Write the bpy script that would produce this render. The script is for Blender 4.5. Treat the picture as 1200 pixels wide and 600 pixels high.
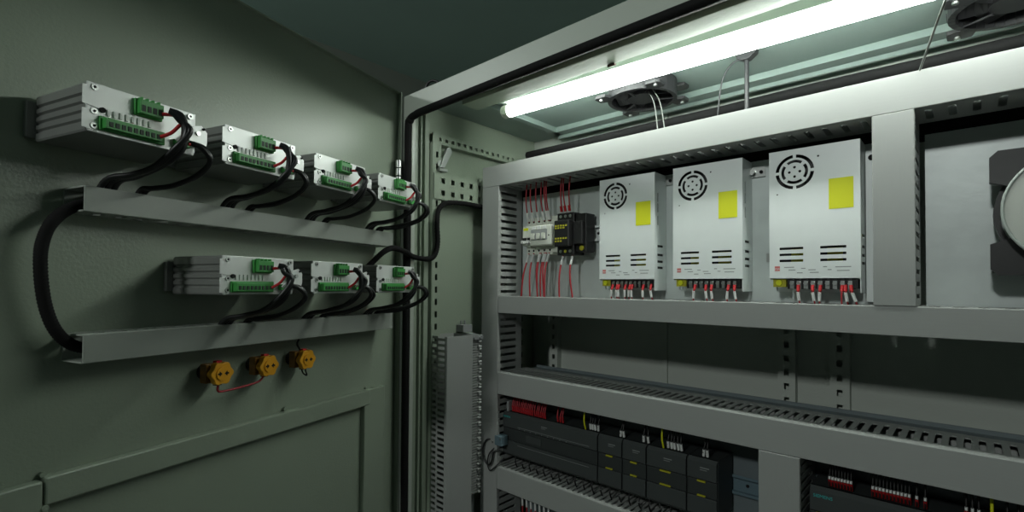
import bpy, bmesh, math, random
from mathutils import Vector, Matrix
random.seed(7)
for o in list(bpy.data.objects): bpy.data.objects.remove(o)
SC = bpy.context.scene
COL = SC.collection
R = math.radians
CZ = 1.5                      # camera height; all "rel" heights are measured from it

# ------------------------------------------------------------------ camera
yaw, pitch, roll = R(42.79), R(1.157), R(.379)
F = Vector((-math.sin(yaw)*math.cos(pitch), math.cos(yaw)*math.cos(pitch), math.sin(pitch)))
r0 = Vector((math.cos(yaw), math.sin(yaw), 0)); u0 = r0.cross(F)
RR = r0*math.cos(roll)+u0*math.sin(roll); UU = -r0*math.sin(roll)+u0*math.cos(roll)
cd = bpy.data.cameras.new('camera'); cam = bpy.data.objects.new('camera', cd); COL.objects.link(cam)
cd.sensor_width = 36; cd.lens = 582.2*36/1200; cd.shift_y = 23.59/1200; cd.clip_start = .02
cam.matrix_world = Matrix(((RR.x, UU.x, -F.x, 0), (RR.y, UU.y, -F.y, 0), (RR.z, UU.z, -F.z, CZ), (0, 0, 0, 1)))
SC.camera = cam
SC.view_settings.view_transform = 'Standard'; SC.view_settings.look = 'None'
SC.view_settings.exposure = 0.0; SC.view_settings.gamma = 1; SC.view_settings.use_curve_mapping = False

# ------------------------------------------------------------------ world and room lights
w = bpy.data.worlds.new('world'); SC.world = w; w.use_nodes = True
w.node_tree.nodes['Background'].inputs[0].default_value = (.55, .8, .7, 1)
w.node_tree.nodes['Background'].inputs[1].default_value = .02
TUBE_STRENGTH = 31.0
def area(name, loc, target, size, power, col):
    l = bpy.data.lights.new(name, 'AREA'); l.shape = 'SQUARE'; l.size = size; l.energy = power; l.color = col
    o = bpy.data.objects.new(name, l); COL.objects.link(o)
    o.location = (loc[0], loc[1], loc[2]+CZ)
    d = Vector(target)-Vector(loc); o.rotation_euler = d.to_track_quat('-Z', 'Y').to_euler()
    return o
area('room_ceiling_lamp', (-.1, -2.0, 1.25), (-.4, .9, -.1), .18, 18, (.95, 1, .97))
area('hall_ceiling_lamp', (-2.3, -1.0, 1.25), (-.5, .6, .4), .12, 10, (.93, 1, .96))

# ------------------------------------------------------------------ materials
MAT = {}
def mat(name, col, rough=.5, metal=0, spec=.5, noise=0, nscale=300, bump=0, bscale=600, emit=0, stretch=None):
    m = bpy.data.materials.new(name); m.use_nodes = True
    nt = m.node_tree; b = nt.nodes['Principled BSDF']
    b.inputs['Base Color'].default_value = (*col, 1); b.inputs['Roughness'].default_value = rough
    b.inputs['Metallic'].default_value = metal; b.inputs['Specular IOR Level'].default_value = spec
    if emit:
        b.inputs['Emission Color'].default_value = (*col, 1); b.inputs['Emission Strength'].default_value = emit
    if noise or bump:
        tc = nt.nodes.new('ShaderNodeTexCoord'); mp = nt.nodes.new('ShaderNodeMapping')
        nt.links.new(tc.outputs['Object'], mp.inputs[0])
        if stretch: mp.inputs['Scale'].default_value = stretch
    if noise:
        n = nt.nodes.new('ShaderNodeTexNoise'); n.inputs['Scale'].default_value = nscale; n.inputs['Detail'].default_value = 4
        nt.links.new(mp.outputs[0], n.inputs['Vector'])
        mx = nt.nodes.new('ShaderNodeMix'); mx.data_type = 'RGBA'
        mx.inputs[6].default_value = (*[c*(1-noise) for c in col], 1); mx.inputs[7].default_value = (*[min(1, c*(1+noise)) for c in col], 1)
        nt.links.new(n.outputs[0], mx.inputs[0]); nt.links.new(mx.outputs[2], b.inputs['Base Color'])
    if bump:
        n2 = nt.nodes.new('ShaderNodeTexNoise'); n2.inputs['Scale'].default_value = bscale
        nt.links.new(mp.outputs[0], n2.inputs['Vector'])
        bp = nt.nodes.new('ShaderNodeBump'); bp.inputs['Strength'].default_value = bump; bp.inputs['Distance'].default_value = .001
        nt.links.new(n2.outputs[0], bp.inputs['Height']); nt.links.new(bp.outputs[0], b.inputs['Normal'])
    MAT[name] = m; return m
mat('low_plate_shaded', (.15, .18, .19), .45, noise=.1, nscale=20)  # base colour darkened to stand in for shade on the lower plate
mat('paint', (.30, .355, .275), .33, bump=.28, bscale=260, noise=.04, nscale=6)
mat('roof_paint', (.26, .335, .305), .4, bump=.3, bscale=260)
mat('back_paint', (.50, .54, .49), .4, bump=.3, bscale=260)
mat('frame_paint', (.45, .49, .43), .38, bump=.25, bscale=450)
mat('pvc', (.35, .362, .348), .45, noise=.03, nscale=20, stretch=(1, 20, 20))
mat('door_pvc', (.34, .37, .33), .45, noise=.04, nscale=20)
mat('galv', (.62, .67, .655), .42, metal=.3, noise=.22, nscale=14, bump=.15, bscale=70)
mat('psu_metal', (.80, .84, .83), .38, metal=.1, noise=.03, nscale=40)
mat('alu', (.25, .26, .245), .42, metal=.35, noise=.08, nscale=30)
mat('face', (.72, .74, .72), .4, metal=.25)
mat('steel', (.5, .52, .5), .35, metal=1)
mat('green', (.05, .30, .06), .45)
mat('darkgreen', (.006, .03, .01), .6)
mat('black', (.012, .012, .012), .45)
mat('cable', (.009, .010, .010), .38)
mat('rubber', (.008, .008, .008), .8, spec=.2)
mat('hole', (.01, .01, .01), .9)
mat('red', (.50, .015, .02), .5)
mat('redwire', (.42, .03, .04), .5)
mat('white', (.75, .76, .74), .5)
mat('cream', (.68, .70, .62), .4)
mat('yellow', (.72, .74, .01), .6)
mat('yellowprint', (.45, .42, .02), .6)
mat('orange', (.78, .36, .01), .45)
mat('plc', (.035, .040, .040), .5)
mat('plclight', (.055, .062, .062), .5)
mat('teal', (.04, .50, .48), .5)
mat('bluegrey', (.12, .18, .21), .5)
mat('print', (.28, .29, .29), .6)
mat('redprint', (.6, .15, .14), .6)
mat('room', (.55, .74, .69), .8, noise=.1, nscale=2)
mat('roomwall', (.28, .31, .27), .8, noise=.05, nscale=2)
mat('concrete', (.2, .2, .19), .7, noise=.2, nscale=8)
mat('fan', (.024, .024, .026), .45)
mat('fanring', (.42, .44, .40), .4)
mat('amber', (.22, .10, .01), .4)
mat('wirevinyl', (.16, .17, .155), .5)
mat('brown', (.08, .035, .02), .5)
mat('housing', (.36, .40, .37), .4)
mat('tube_light', (.93, 1, .94), .5, emit=TUBE_STRENGTH)

# ------------------------------------------------------------------ mesh builder (works in rel coordinates through a frame)
def frame(origin=(0, 0, 0), rz=0, ry=0, rx=0):
    return Matrix.Translation((origin[0], origin[1], origin[2]+CZ)) @ Matrix.Rotation(rz, 4, 'Z') @ Matrix.Rotation(ry, 4, 'Y') @ Matrix.Rotation(rx, 4, 'X')
WORLD = frame()
def catmull(pts, n=6):
    P = [Vector(p) for p in pts]
    if len(P) < 3: return P
    P = [P[0]*2-P[1]]+P+[P[-1]*2-P[-2]]; out = []
    for i in range(1, len(P)-2):
        a, b, c, d = P[i-1:i+3]
        for k in range(n):
            t = k/n
            out.append(.5*((2*b)+(c-a)*t+(2*a-5*b+4*c-d)*t*t+(3*b-a-3*c+d)*t*t*t))
    out.append(P[-2]); return out
class MB:
    def __init__(s, fr=None):
        s.fr = fr if fr is not None else WORLD; s.v = []; s.f = []; s.m = []; s.sm = []
    def _add(s, vs, fs, mi=0, smooth=False):
        b = len(s.v); s.v += [Vector(v) for v in vs]
        for f in fs: s.f.append([b+i for i in f]); s.m.append(mi); s.sm.append(smooth)
    def box(s, x0, x1, y0, y1, z0, z1, mi=0):
        vs = [(x, y, z) for z in (z0, z1) for y in (y0, y1) for x in (x0, x1)]
        s._add(vs, [(0, 2, 3, 1), (4, 5, 7, 6), (0, 1, 5, 4), (2, 6, 7, 3), (0, 4, 6, 2), (1, 3, 7, 5)], mi); return s
    def prism(s, pts, a0, a1, axis='y', mi=0):
        n = len(pts)
        def mk(p, a):
            if axis == 'y': return (p[0], a, p[1])
            if axis == 'z': return (p[0], p[1], a)
            return (a, p[0], p[1])
        vs = [mk(p, a0) for p in pts]+[mk(p, a1) for p in pts]
        fs = [tuple(range(n)), tuple(range(2*n-1, n-1, -1))]+[(i, (i+1) % n, n+(i+1) % n, n+i) for i in range(n)]
        s._add(vs, fs, mi); return s
    def cyl(s, p0, p1, r, n=16, mi=0, r1=None, caps=True):
        p0 = Vector(p0); p1 = Vector(p1); d = (p1-p0).normalized(); r1 = r if r1 is None else r1
        a = d.orthogonal().normalized(); b = d.cross(a)
        ring = [math.cos(2*math.pi*i/n)*a+math.sin(2*math.pi*i/n)*b for i in range(n)]
        vs = [p0+q*r for q in ring]+[p1+q*r1 for q in ring]
        s._add(vs, [(i, (i+1) % n, n+(i+1) % n, n+i) for i in range(n)], mi, True)
        if caps:
            s._add([p0+q*r for q in ring], [tuple(range(n-1, -1, -1))], mi); s._add([p1+q*r1 for q in ring], [tuple(range(n))], mi)
        return s
    def tube(s, pts, r, n=8, sm=6, mi=0, ridge=0):
        P = catmull(pts, sm); L = len(P); vs = []; fs = []
        up = None
        for i, p in enumerate(P):
            d = (P[min(i+1, L-1)]-P[max(i-1, 0)]).normalized()
            if up is None: up = d.orthogonal().normalized()
            up = (up-d*up.dot(d)).normalized(); b = d.cross(up)
            rr = r*(1+ridge*(1 if i % 2 else -1))
            vs += [p+(math.cos(2*math.pi*k/n)*up+math.sin(2*math.pi*k/n)*b)*rr for k in range(n)]
        for i in range(L-1):
            for k in range(n): fs.append((i*n+k, i*n+(k+1) % n, (i+1)*n+(k+1) % n, (i+1)*n+k))
        s._add(vs, fs, mi, True)
        s._add(vs[:n], [tuple(range(n-1, -1, -1))], mi); s._add(vs[-n:], [tuple(range(n))], mi); return s
    def ring(s, c, axis, R0, r, n=24, m=8, mi=0, a0=0, a1=2*math.pi):
        c = Vector(c); ax = Vector(axis).normalized(); a = ax.orthogonal().normalized(); b = ax.cross(a)
        full = abs(a1-a0-2*math.pi) < 1e-6
        vs = []; fs = []; N = n if full else n+1
        for i in range(N):
            t = a0+(a1-a0)*i/n; q = math.cos(t)*a+math.sin(t)*b
            for k in range(m):
                u = 2*math.pi*k/m; vs.append(c+q*(R0+r*math.cos(u))+ax*r*math.sin(u))
        for i in range(n):
            j = (i+1) % N
            for k in range(m): fs.append((i*m+k, j*m+k, j*m+(k+1) % m, i*m+(k+1) % m))
        s._add(vs, fs, mi, True); return s
    def arc(s, cx, cz, r0, r1, a0, a1, y0, y1, n=10, mi=0):      # arc plate in xz
        pts = [(cx+math.cos(a0+(a1-a0)*i/n)*r0, cz+math.sin(a0+(a1-a0)*i/n)*r0) for i in range(n+1)]
        pto = [(cx+math.cos(a0+(a1-a0)*i/n)*r1, cz+math.sin(a0+(a1-a0)*i/n)*r1) for i in range(n+1)]
        for i in range(n): s.prism([pts[i], pts[i+1], pto[i+1], pto[i]], y0, y1, 'y', mi)
        return s
    def mesh(s, name, mats, inv):
        me = bpy.data.meshes.new(name)
        M = inv @ s.fr if inv is not None else s.fr
        me.from_pydata([M @ v for v in s.v], [], s.f)
        for mm in mats: me.materials.append(MAT[mm])
        me.polygons.foreach_set('material_index', s.m); me.polygons.foreach_set('use_smooth', s.sm)
        bm = bmesh.new(); bm.from_mesh(me); bmesh.ops.recalc_face_normals(bm, faces=bm.faces); bm.to_mesh(me); bm.free()
        me.update(); return me
    def build(s, name, mats, parent=None, bevel=0, seg=2):
        if isinstance(mats, str): mats = [mats]
        if parent is not None:
            me = s.mesh(name, mats, WM[parent.name].inverted()); o = bpy.data.objects.new(name, me); COL.objects.link(o)
            o.parent = parent; WM[o.name] = WM[parent.name].copy()
        else:
            ws = [s.fr @ v for v in s.v]
            c = Vector(((min(p.x for p in ws)+max(p.x for p in ws))/2, (min(p.y for p in ws)+max(p.y for p in ws))/2, min(p.z for p in ws)))
            M = Matrix.Translation(c); me = s.mesh(name, mats, M.inverted())
            o = bpy.data.objects.new(name, me); COL.objects.link(o); o.location = c; WM[o.name] = M
        if bevel:
            b = o.modifiers.new('bevel', 'BEVEL'); b.width = bevel; b.segments = seg; b.limit_method = 'ANGLE'; b.angle_limit = R(50)
        return o
WM = {}
def tag(o, label, cat, group=None):
    o['label'] = label; o['category'] = cat
    if group: o['group'] = group
    return o
def struct(o, label=None):
    o['kind'] = 'structure'
    if label: o['label'] = label
    return o
def thing(name, label, cat, fr, group=None):
    o = bpy.data.objects.new(name, None); COL.objects.link(o); o.empty_display_size = .02
    o.matrix_world = fr; WM[o.name] = fr.copy(); tag(o, label, cat, group); return o
def children(o): return [c for c in bpy.data.objects if c.parent == o]
def copy_tree(o, parent=None):
    c = o.copy(); COL.objects.link(c)
    if parent is not None: c.parent = parent
    WM[c.name] = WM[o.name].copy()
    for ch in children(o): copy_tree(ch, c)
    return c
def cut(o, cutter):                      # real holes: bake a boolean into the mesh
    c = cutter.build('cutter', 'hole', o.parent)
    m = o.modifiers.new('b', 'BOOLEAN'); m.object = c; m.solver = 'EXACT'; m.use_self = True; m.material_mode = 'INDEX'
    bpy.context.view_layer.update()
    dg = bpy.context.evaluated_depsgraph_get()
    me = bpy.data.meshes.new_from_object(o.evaluated_get(dg)); o.modifiers.clear(); me.name = o.name; o.data = me
    bpy.data.objects.remove(c)
def text(body, size, fr, mname, name, parent, depth=.0002, label=None):
    cu = bpy.data.curves.new('t', 'FONT'); cu.body = body; cu.size = size; cu.extrude = depth; cu.resolution_u = 3
    t = bpy.data.objects.new('t', cu); COL.objects.link(t); bpy.context.view_layer.update()
    me = bpy.data.meshes.new_from_object(t.evaluated_get(bpy.context.evaluated_depsgraph_get()))
    bpy.data.objects.remove(t)
    me.transform(WM[parent.name].inverted() @ fr @ Matrix.Rotation(R(90), 4, 'X'))
    me.materials.clear(); me.materials.append(MAT[mname]); me.name = name
    o = bpy.data.objects.new(name, me); COL.objects.link(o); o.parent = parent; WM[o.name] = WM[parent.name].copy()
    if label: o['label'] = label
    return o

# ================================================================== ROOM
struct(MB().box(-2.9, 2.6, -2.6, 2.7, -CZ-.05, -CZ).build('floor', 'concrete'))
struct(MB().box(-2.9, 2.6, -2.6, 2.7, 1.44, 1.5).build('ceiling', 'room'))
struct(MB().box(-2.9, -2.83, -2.6, 2.7, -CZ, 1.44).build('wall_left', 'roomwall'))
struct(MB().box(-2.83, 2.6, 2.62, 2.7, -CZ, 1.44).build('wall_back', 'roomwall'))

# ================================================================== CABINET
XL, XR, YF, YB, ZT, ZB = -.940, .66, .655, 1.10, .419, -CZ+.10
cab = thing('electrical_cabinet', 'large grey-green steel electrical cabinet standing open on the floor, its door swung to the left', 'cabinet', frame((-.14, .88, -CZ)))
MB().box(XL, XL+.008, YF, YB+.006, ZB, ZT+.007).build('side_panel', 'paint', cab)
MB().box(XR, XR+.008, YF, YB+.006, ZB, ZT+.007).build('side_panel', 'paint', cab)
MB().box(XL, XR+.008, YB, YB+.006, ZB, ZT+.007).build('back_panel', 'back_paint', cab)
MB().box(XL-.002, XR+.01, YF, YB+.008, ZT, ZT+.008).build('roof_panel', 'roof_paint', cab)
MB().box(XL, XR+.008, YF, YB, ZB-.004, ZB).build('bottom_panel', 'paint', cab)
MB().box(XL+.03, XR-.02, YF+.03, YB-.02, -CZ, ZB).build('plinth', 'black', cab)
# front frame: header, posts, sill and their inner returns
fm = MB()
fm.box(XL, XR+.008, YF-.004, YF, .378, ZT+.008)
fm.box(XL, -.914, YF-.004, YF, ZB, .378); fm.box(.63, XR+.008, YF-.004, YF, ZB, .378); fm.box(XL, XR+.008, YF-.004, YF, ZB, ZB+.04)
fm.box(-.916, -.913, YF, YF+.010, ZB, .38)
fm.box(-.916, .63, YF, YF+.012, .381, .384)
fm.build('front_frame', 'frame_paint', cab, bevel=.0015)
MB().tube([(.64, YF-.006, .378), (-.2, YF-.006, .379), (-.8, YF-.006, .377), (-.895, YF-.006, .374), (-.912, YF-.006, .366), (-.919, YF-.006, .35), (-.919, YF-.006, .2), (-.919, YF-.006, -.5), (-.919, YF-.006, ZB+.03)], .0082, 10, 8).build('door_gasket', 'rubber', cab)
MB().box(-.905, .62, YF+.002, YF+.020, .3835, .3865).build('rain_channel', 'brown', cab)
# rail that carries the lamp
MB().box(-.795, .62, .700, .742, .386, .389).box(-.795, .62, .698, .701, .386, .396).box(-.795, .62, .741, .744, .386, .419).build('lamp_rail', 'paint', cab, bevel=.0008)
# roof opening frame
rf = MB(); x0, x1, y0, y1 = -.815, .60, .76, 1.062
for a in ((x0, x1, y1-.030, y1), (x0, x1, y0, y0+.014), (x0, x0+.016, y0, y1), (x1-.016, x1, y0, y1)): rf.box(a[0], a[1], a[2], a[3], .406, .419)
rf.build('roof_opening_frame', 'roof_paint', cab, bevel=.001)
MB().box(x0, x1, y1, y1+.006, .398, .419).build('roof_flange', 'roof_paint', cab)
# corner profile on the left wall just inside the opening
MB().box(-.932, -.926, .660, .684, ZB, .419).box(-.932, -.918, .684, .687, ZB, .419).build('corner_profile', 'paint', cab, bevel=.0008)
MB().box(-.932, -.924, .700, .713, ZB, .419).build('corner_profile', 'paint', cab, bevel=.0008)

def perf(mb, fn, L, W, n, rows, hl, hw, t0, t1, x0=0, start=.012):
    """perforated strip: fn(a,b,t) maps length, width and thickness to a point; n holes along, rows across"""
    def bx(a0, a1, b0, b1):
        vs = [fn(a, b, t) for t in (t0, t1) for b in (b0, b1) for a in (a0, a1)]
        mb._add(vs, [(0, 2, 3, 1), (4, 5, 7, 6), (0, 1, 5, 4), (2, 6, 7, 3), (0, 4, 6, 2), (1, 3, 7, 5)])
    pitch = (L-2*start)/n; rw = W/rows
    for r in range(rows):
        bc = (r+.5)*rw
        bx(0, L, r*rw, bc-hw/2); bx(0, L, bc+hw/2, (r+1)*rw)
        prev = 0
        for i in range(n):
            c = start+(i+.5)*pitch; bx(prev, c-hl/2, bc-hw/2, bc+hw/2); prev = c+hl/2
        bx(prev, L, bc-hw/2, bc+hw/2)
WX = -.932
pr = MB(); perf(pr, lambda a, b, t: (WX+t, .715+a, .333+b), .315, .022, 15, 1, .008, .008, .016, .0175)
pr.box(WX, WX+.017, .715, 1.03, .354, .3555).box(WX, WX+.017, .715, 1.03, .3325, .334)
pr.build('perforated_rail', 'paint', cab)
pr = MB(); perf(pr, lambda a, b, t: (WX+t, .716+b, .333-a), 1.0, .024, 34, 1, .014, .007, .016, .0175); pr.box(WX, WX+.017, .715, .7165, -.667, .333).box(WX, WX+.017, .7395, .741, -.667, .333); pr.build('perforated_rail', 'paint', cab)
pr = MB(); perf(pr, lambda a, b, t: (WX+t, .717+a, .203+b), .26, .058, 8, 2, .011, .012, .020, .0215)
pr.box(WX, WX+.0205, .717, .7185, .203, .261).box(WX, WX+.0205, .717, .977, .2015, .203).box(WX, WX+.0205, .717, .977, .2605, .262)
pr.build('mounting_bracket', 'paint', cab)
pr = MB(); perf(pr, lambda a, b, t: (WX+t, .99+b, .10-a), 1.0, .05, 30, 2, .014, .010, .016, .0175); pr.box(WX, WX+.017, .9885, .99, -.9, .10).box(WX, WX+.017, 1.04, 1.0415, -.9, .10); pr.build('perforated_rail', 'paint', cab)
# bar on the cabinet back wall: three vertical perforated rails and the dividing seams
for xr, wd in ((-.845, .024), (-.268, .028), (-.180, .028)):
    pr = MB(); perf(pr, lambda a, b, t: (xr-wd/2+b, YB-t, .05-a), 1.0, wd, 36, 1, .012, .009, .016, .0175)
    pr.box(xr+wd/2, xr+wd/2+.0015, YB-.0175, YB, -.95, .05); pr.box(xr-wd/2-.0015, xr-wd/2, YB-.0175, YB, -.95, .05)
    pr.build('back_rail', 'back_paint', cab)
MB().box(-.532, -.521, YB-.006, YB, -.95, .41).build('back_seam', 'back_paint', cab, bevel=.001)
MB().box(-.90, .62, YB-.012, YB, -.262, -.25).build('back_seam', 'back_paint', cab, bevel=.001)
# lifting eyes on the roof
for (ex, ey) in ((-.884, .690), (-.928, .705)):
    MB().ring((ex, ey, .445), (-.6, .8, 0), .0155, .0032).cyl((ex, ey, .426), (ex, ey, .433), .006).build('lifting_eye', 'fan', cab)
# ---- door
HX, HY, TH = -.952, .645, R(90+17.78)
DFR = frame((HX, HY, 0), TH)
def D(s, w_, z): return (-s, -w_, z)          # s from hinge to free edge, w out of the inner face
door = bpy.data.objects.new('cabinet_door', None); COL.objects.link(door); door.parent = cab
WM[door.name] = DFR.copy(); door.matrix_world = DFR; door.matrix_local = WM[cab.name].inverted() @ DFR
def dmb(): return MB(DFR)
dp = dmb(); dp.box(-.82, 0, 0, .003, ZB, .436)
dp.build('door_sheet', 'paint', door)
dmb().box(-.82, 0, -.010, 0, .433, .436).box(-.003, 0, -.012, 0, ZB, .436).box(-.82, -.817, -.012, 0, ZB, .436).build('edge_flange', 'paint', door, bevel=.0008)
st = dmb().box(-.622, -.098, -.014, 0, -.245, -.214); st.build('stiffener', 'paint', door, bevel=.002)
dmb().box(-.112, -.050, -.012, 0, ZB+.05, -.2145).build('stiffener', 'paint', door, bevel=.002)
dmb().box(-.80, -.624, -.014, 0, ZB+.05, -.217).build('stiffener', 'paint', door, bevel=.002)
for (a, b) in ((-.621, -.2125), (-.100, -.212), (-.622, -.247), (-.30, -.211), (-.655, -.214), (-.08, -.216)):
    dmb().cyl((a, -.001, b), (a, -.006 if b > -.22 else -.016, b), .0032, 10).build('weld_spot', 'paint', door)
# hinge between door and frame
hg = MB(); 
for k in range(4): hg.cyl((-.930, .632, .207+k*.018), (-.930, .632, .222+k*.018), .0070, 12)
hg.box(-.944, -.932, .634, .655, .207, .279).build('hinge', 'steel', cab)
MB().cyl((-.930, .632, -.9), (-.930, .632, -.83), .0070, 12).build('hinge', 'steel', cab)

# ================================================================== MOUNTING PLATES
pl = thing('mounting_plate', 'scratched galvanised plate behind the three power supplies and the breaker', 'mounting plate', frame((-.46, .94, -.03)))
MB().box(-.83, -.107, .936, .939, -.06, .224).build('sheet', 'galv', pl)
b1 = [(-.447, .211), (-.279, .203)]
for (bx_, bz) in b1:
    MB().box(bx_-.016, bx_+.016, .9325, .936, bz-.008, bz+.010).cyl((bx_-.004, .924, bz), (bx_-.004, .933, bz), .005, 6).build('fixing_screw', 'steel', pl)
    MB().cyl((bx_+.010, .930, bz), (bx_+.010, .933, bz), .003, 8).build('fixing_hole', 'hole', pl)
MB().box(-.118, -.103, .925, .936, -.02, .207).build('edge_strip', 'psu_metal', pl)
MB().cyl((-.1105, .924, .200), (-.1105, .9255, .200), .0045, 10).build('fixing_hole', 'hole', pl)
MB().box(-.262, -.252, .934, .936, .045, .06).build('clip', 'steel', pl)
pr2 = thing('mounting_plate', 'bare galvanised plate right of the divider trunking, behind the round fan', 'mounting plate', frame((.25, .957, -.03)))
MB().box(-.0495, .62, .955, .958, -.06, .229).build('sheet', 'galv', pr2)
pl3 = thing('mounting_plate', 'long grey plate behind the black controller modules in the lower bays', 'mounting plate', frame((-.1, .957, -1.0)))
MB().box(-.83, .62, .955, .958, -1.1, -.209).box(-.83, .62, .958, .995, -.212, -.209).box(-.83, .62, .993, .996, -.212, -.203).build('sheet', 'low_plate_shaded', pl3)

# ================================================================== WIRING TRUNKING (slotted duct)
def duct(label, fr, L, H, Dp, pitch, slot, d0, d1, group=None, cham=True, m='pvc', name='wiring_duct', skip=()):
    """length +X, front -Y at y=0, depth +Y, height +Z from 0"""
    t = thing(name, label, 'wiring duct', fr, group)
    MB(fr).box(0, L, 0, .0022, 0, H).box(0, L, .0022, .008, -.0002, .0018).box(0, L, .0022, .008, H-.0018, H+.0002).build('cover', m, t, bevel=.0009)
    b = MB(fr); b.box(0, L, Dp-.002, Dp, 0, H)
    n = int(L/pitch); off = (L-n*pitch)/2
    for z0, z1 in ((.0, .0018), (H-.0018, H)):
        b.box(0, L, .0022, d0, z0, z1); b.box(0, L, d1, Dp-.002, z0, z1)
        e = slot*.3
        b.box(0, off+(pitch-slot)/2, d0, d1, z0, z1); b.box(L-off-(pitch-slot)/2, L, d0, d1, z0, z1)
        for i in range(n):
            a = off+i*pitch+(pitch-slot)/2; c = a+slot
            if i < n-1: b.box(c, a+pitch, d0, d1, z0, z1)
            if cham:
                for px_, sx in ((a, e), (c, -e)):
                    for yy, sy in ((d0, e), (d1, -e)): b.prism([(px_, yy), (px_+sx, yy), (px_, yy+sy)], z0, z1, 'z')
    b.build('slotted_body', m, t); return t
YD = .85
duct('pale horizontal trunking along the top of the mounting plates, directly under the fluorescent lamp', frame((-.888, YD, .2415)), 1.50, .0505, .086, .0242, .0085, .016, .066)
duct('grey horizontal trunking directly under the terminals of the power supplies', frame((-.832, YD, -.064)), 1.445, .040, .082, .0242, .011, .015, .055)
duct('long horizontal trunking between the open bay and the black controller modules', frame((-.832, YD, -.2565)), 1.445, .051, .104, .01475, .0072, .024, .085)
duct('lowest horizontal trunking in view, under the left row of controller modules', frame((-.832, YD, -.480)), 1.445, .051, .100, .0136, .0056, .010, .090, cham=False)
# vertical left trunking: local X up
duct('tall vertical trunking forming the left edge of the mounting plates', frame((-.833, YD, -1.1), ry=R(-90)), 1.3412, .055, .086, .0170, .0065, .010, .066, cham=False)
duct('vertical divider trunking between the rightmost power supply and the round fan', frame((-.0545, YD-.001, -.0235), ry=R(-90)), .2645, .0465, .085, .0170, .0065, .010, .066, cham=False)
duct('short vertical divider trunking between the two controller groups', frame((-.193, YD-.001, -1.1), ry=R(-90)), .843, .058, .100, .0136, .0056, .010, .080, cham=False)

# cables added inside the trunking and behind the plates to darken slots and gap
def run(x0, x1, y, z, r, m, label, group, name='cable'):
    n = 9; pts = [(x0+(x1-x0)*i/n, y+random.uniform(-.0012, .0012), z+random.uniform(-.0012, .0012)) for i in range(n+1)]
    tag(MB().tube(pts, r, 8, 3).build(name, m), label, 'cable', group)
for k, (y, z) in enumerate(((.868, -.238), (.885, -.236), (.902, -.239), (.919, -.236), (.936, -.238))): run(-.82, .60, y, z, .0075, 'cable', 'black cable added inside the long trunking above the controllers to darken its slots', 'cables added inside the long trunking above the controllers')
for k, (y, z) in enumerate(((.866, -.050), (.883, -.049), (.900, -.050), (.917, -.049))): run(-.82, .60, y, z, .0072, 'cable', 'black cable added inside the trunking under the power supplies to darken its slots', 'cables added inside the trunking under the power supplies')
for k, (y, z) in enumerate(((.871, .264), (.892, .263), (.913, .264))): run(-.87, .60, y, z, .0098, 'print', 'grey cable added inside the top trunking to dim its bright slots', 'cables added inside the top trunking')  # grey tubes added to tone down the light in the top slots
for a in range(5):  # rows stacked high enough to hide the lit back wall behind the plates
    for b_i in range(3):
        run(-.90 if a < 4 else -.84, .62, .965+b_i*.023+(.011 if a % 2 else 0), .244+a*.0235, .0112, 'rubber', 'thick black cable behind the top trunking, stacked to keep the gap there dark', 'bundle of thick black cables sized to darken the gap behind the top trunking')

# wall trunking on the left side wall, its slots facing the door opening
wf = frame((-.864, .719, -1.1), ry=R(-90), rz=0)
t = thing('wiring_duct', 'vertical trunking low on the left side wall, next to the door', 'wiring duct', frame((-.897, .76, -1.1)))
b = MB(); Xa, Xb, Ya, Yb, Ztp = -.931, -.864, .719, .797, -.115
b.box(Xa, Xa+.002, Ya, Yb, -1.1, Ztp)
b.box(Xa, Xb, Yb-.002, Yb, -1.1, Ztp)
n = 76; pitch = .0128
b.box(Xa, Xa+.014, Ya, Ya+.002, -1.1, Ztp); b.box(Xa+.032, Xa+.037, Ya, Ya+.002, -1.1, Ztp); b.box(Xb-.006, Xb, Ya, Ya+.002, -1.1, Ztp)
for i in range(n):
    z1 = Ztp-i*pitch; z0 = z1-.0062
    b.box(Xa+.014, Xa+.032, Ya, Ya+.002, z0, z1); b.box(Xa+.037, Xb-.006, Ya, Ya+.002, z0-.004, z1-.004)
b.build('slotted_body', 'pvc', t)
MB().box(Xb, Xb+.002, Ya, Yb, -1.1, Ztp).box(Xb-.005, Xb, Ya-.001, Ya+.001, -1.1, Ztp).build('cover', 'pvc', t, bevel=.0008)
tb = thing('terminal_strip', 'narrow vertical strip of white-tipped terminals behind the side wall trunking', 'terminal strip', frame((-.9, .84, -1.1)))
MB().box(-.931, -.915, .805, .855, -1.1, -.118).build('rail', 'galv', tb)
q = MB()
for i in range(60): q.box(-.915, -.890, .812, .850, -.137-i*.0062, -.1325-i*.0062)
q.build('terminal_row', 'pvc', tb)
q = MB()
for i in range(60):
    if i % 3 != 1: q.box(-.890, -.884, .838+.003*(i % 2), .848, -.1365-i*.0062, -.1335-i*.0062)
q.build('wire_end', 'white', tb)
MB().box(-.915, -.882, .810, .852, -.131, -.120).cyl((-.882, .82, -.1255), (-.879, .82, -.1255), .003, 8).cyl((-.882, .84, -.1255), (-.879, .84, -.1255), .003, 8).build('end_clamp', 'print', tb, bevel=.001)
gc = MB().box(-.931, -.905, .805, .835, -.113, -.095).box(-.925, -.921, .812, .816, -.095, -.085).box(-.925, -.921, .824, .828, -.095, -.085)
tag(gc.build('cable_clamp', 'print', bevel=.001), 'small metal clamp sitting on top of the side wall trunking', 'clamp')
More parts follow.
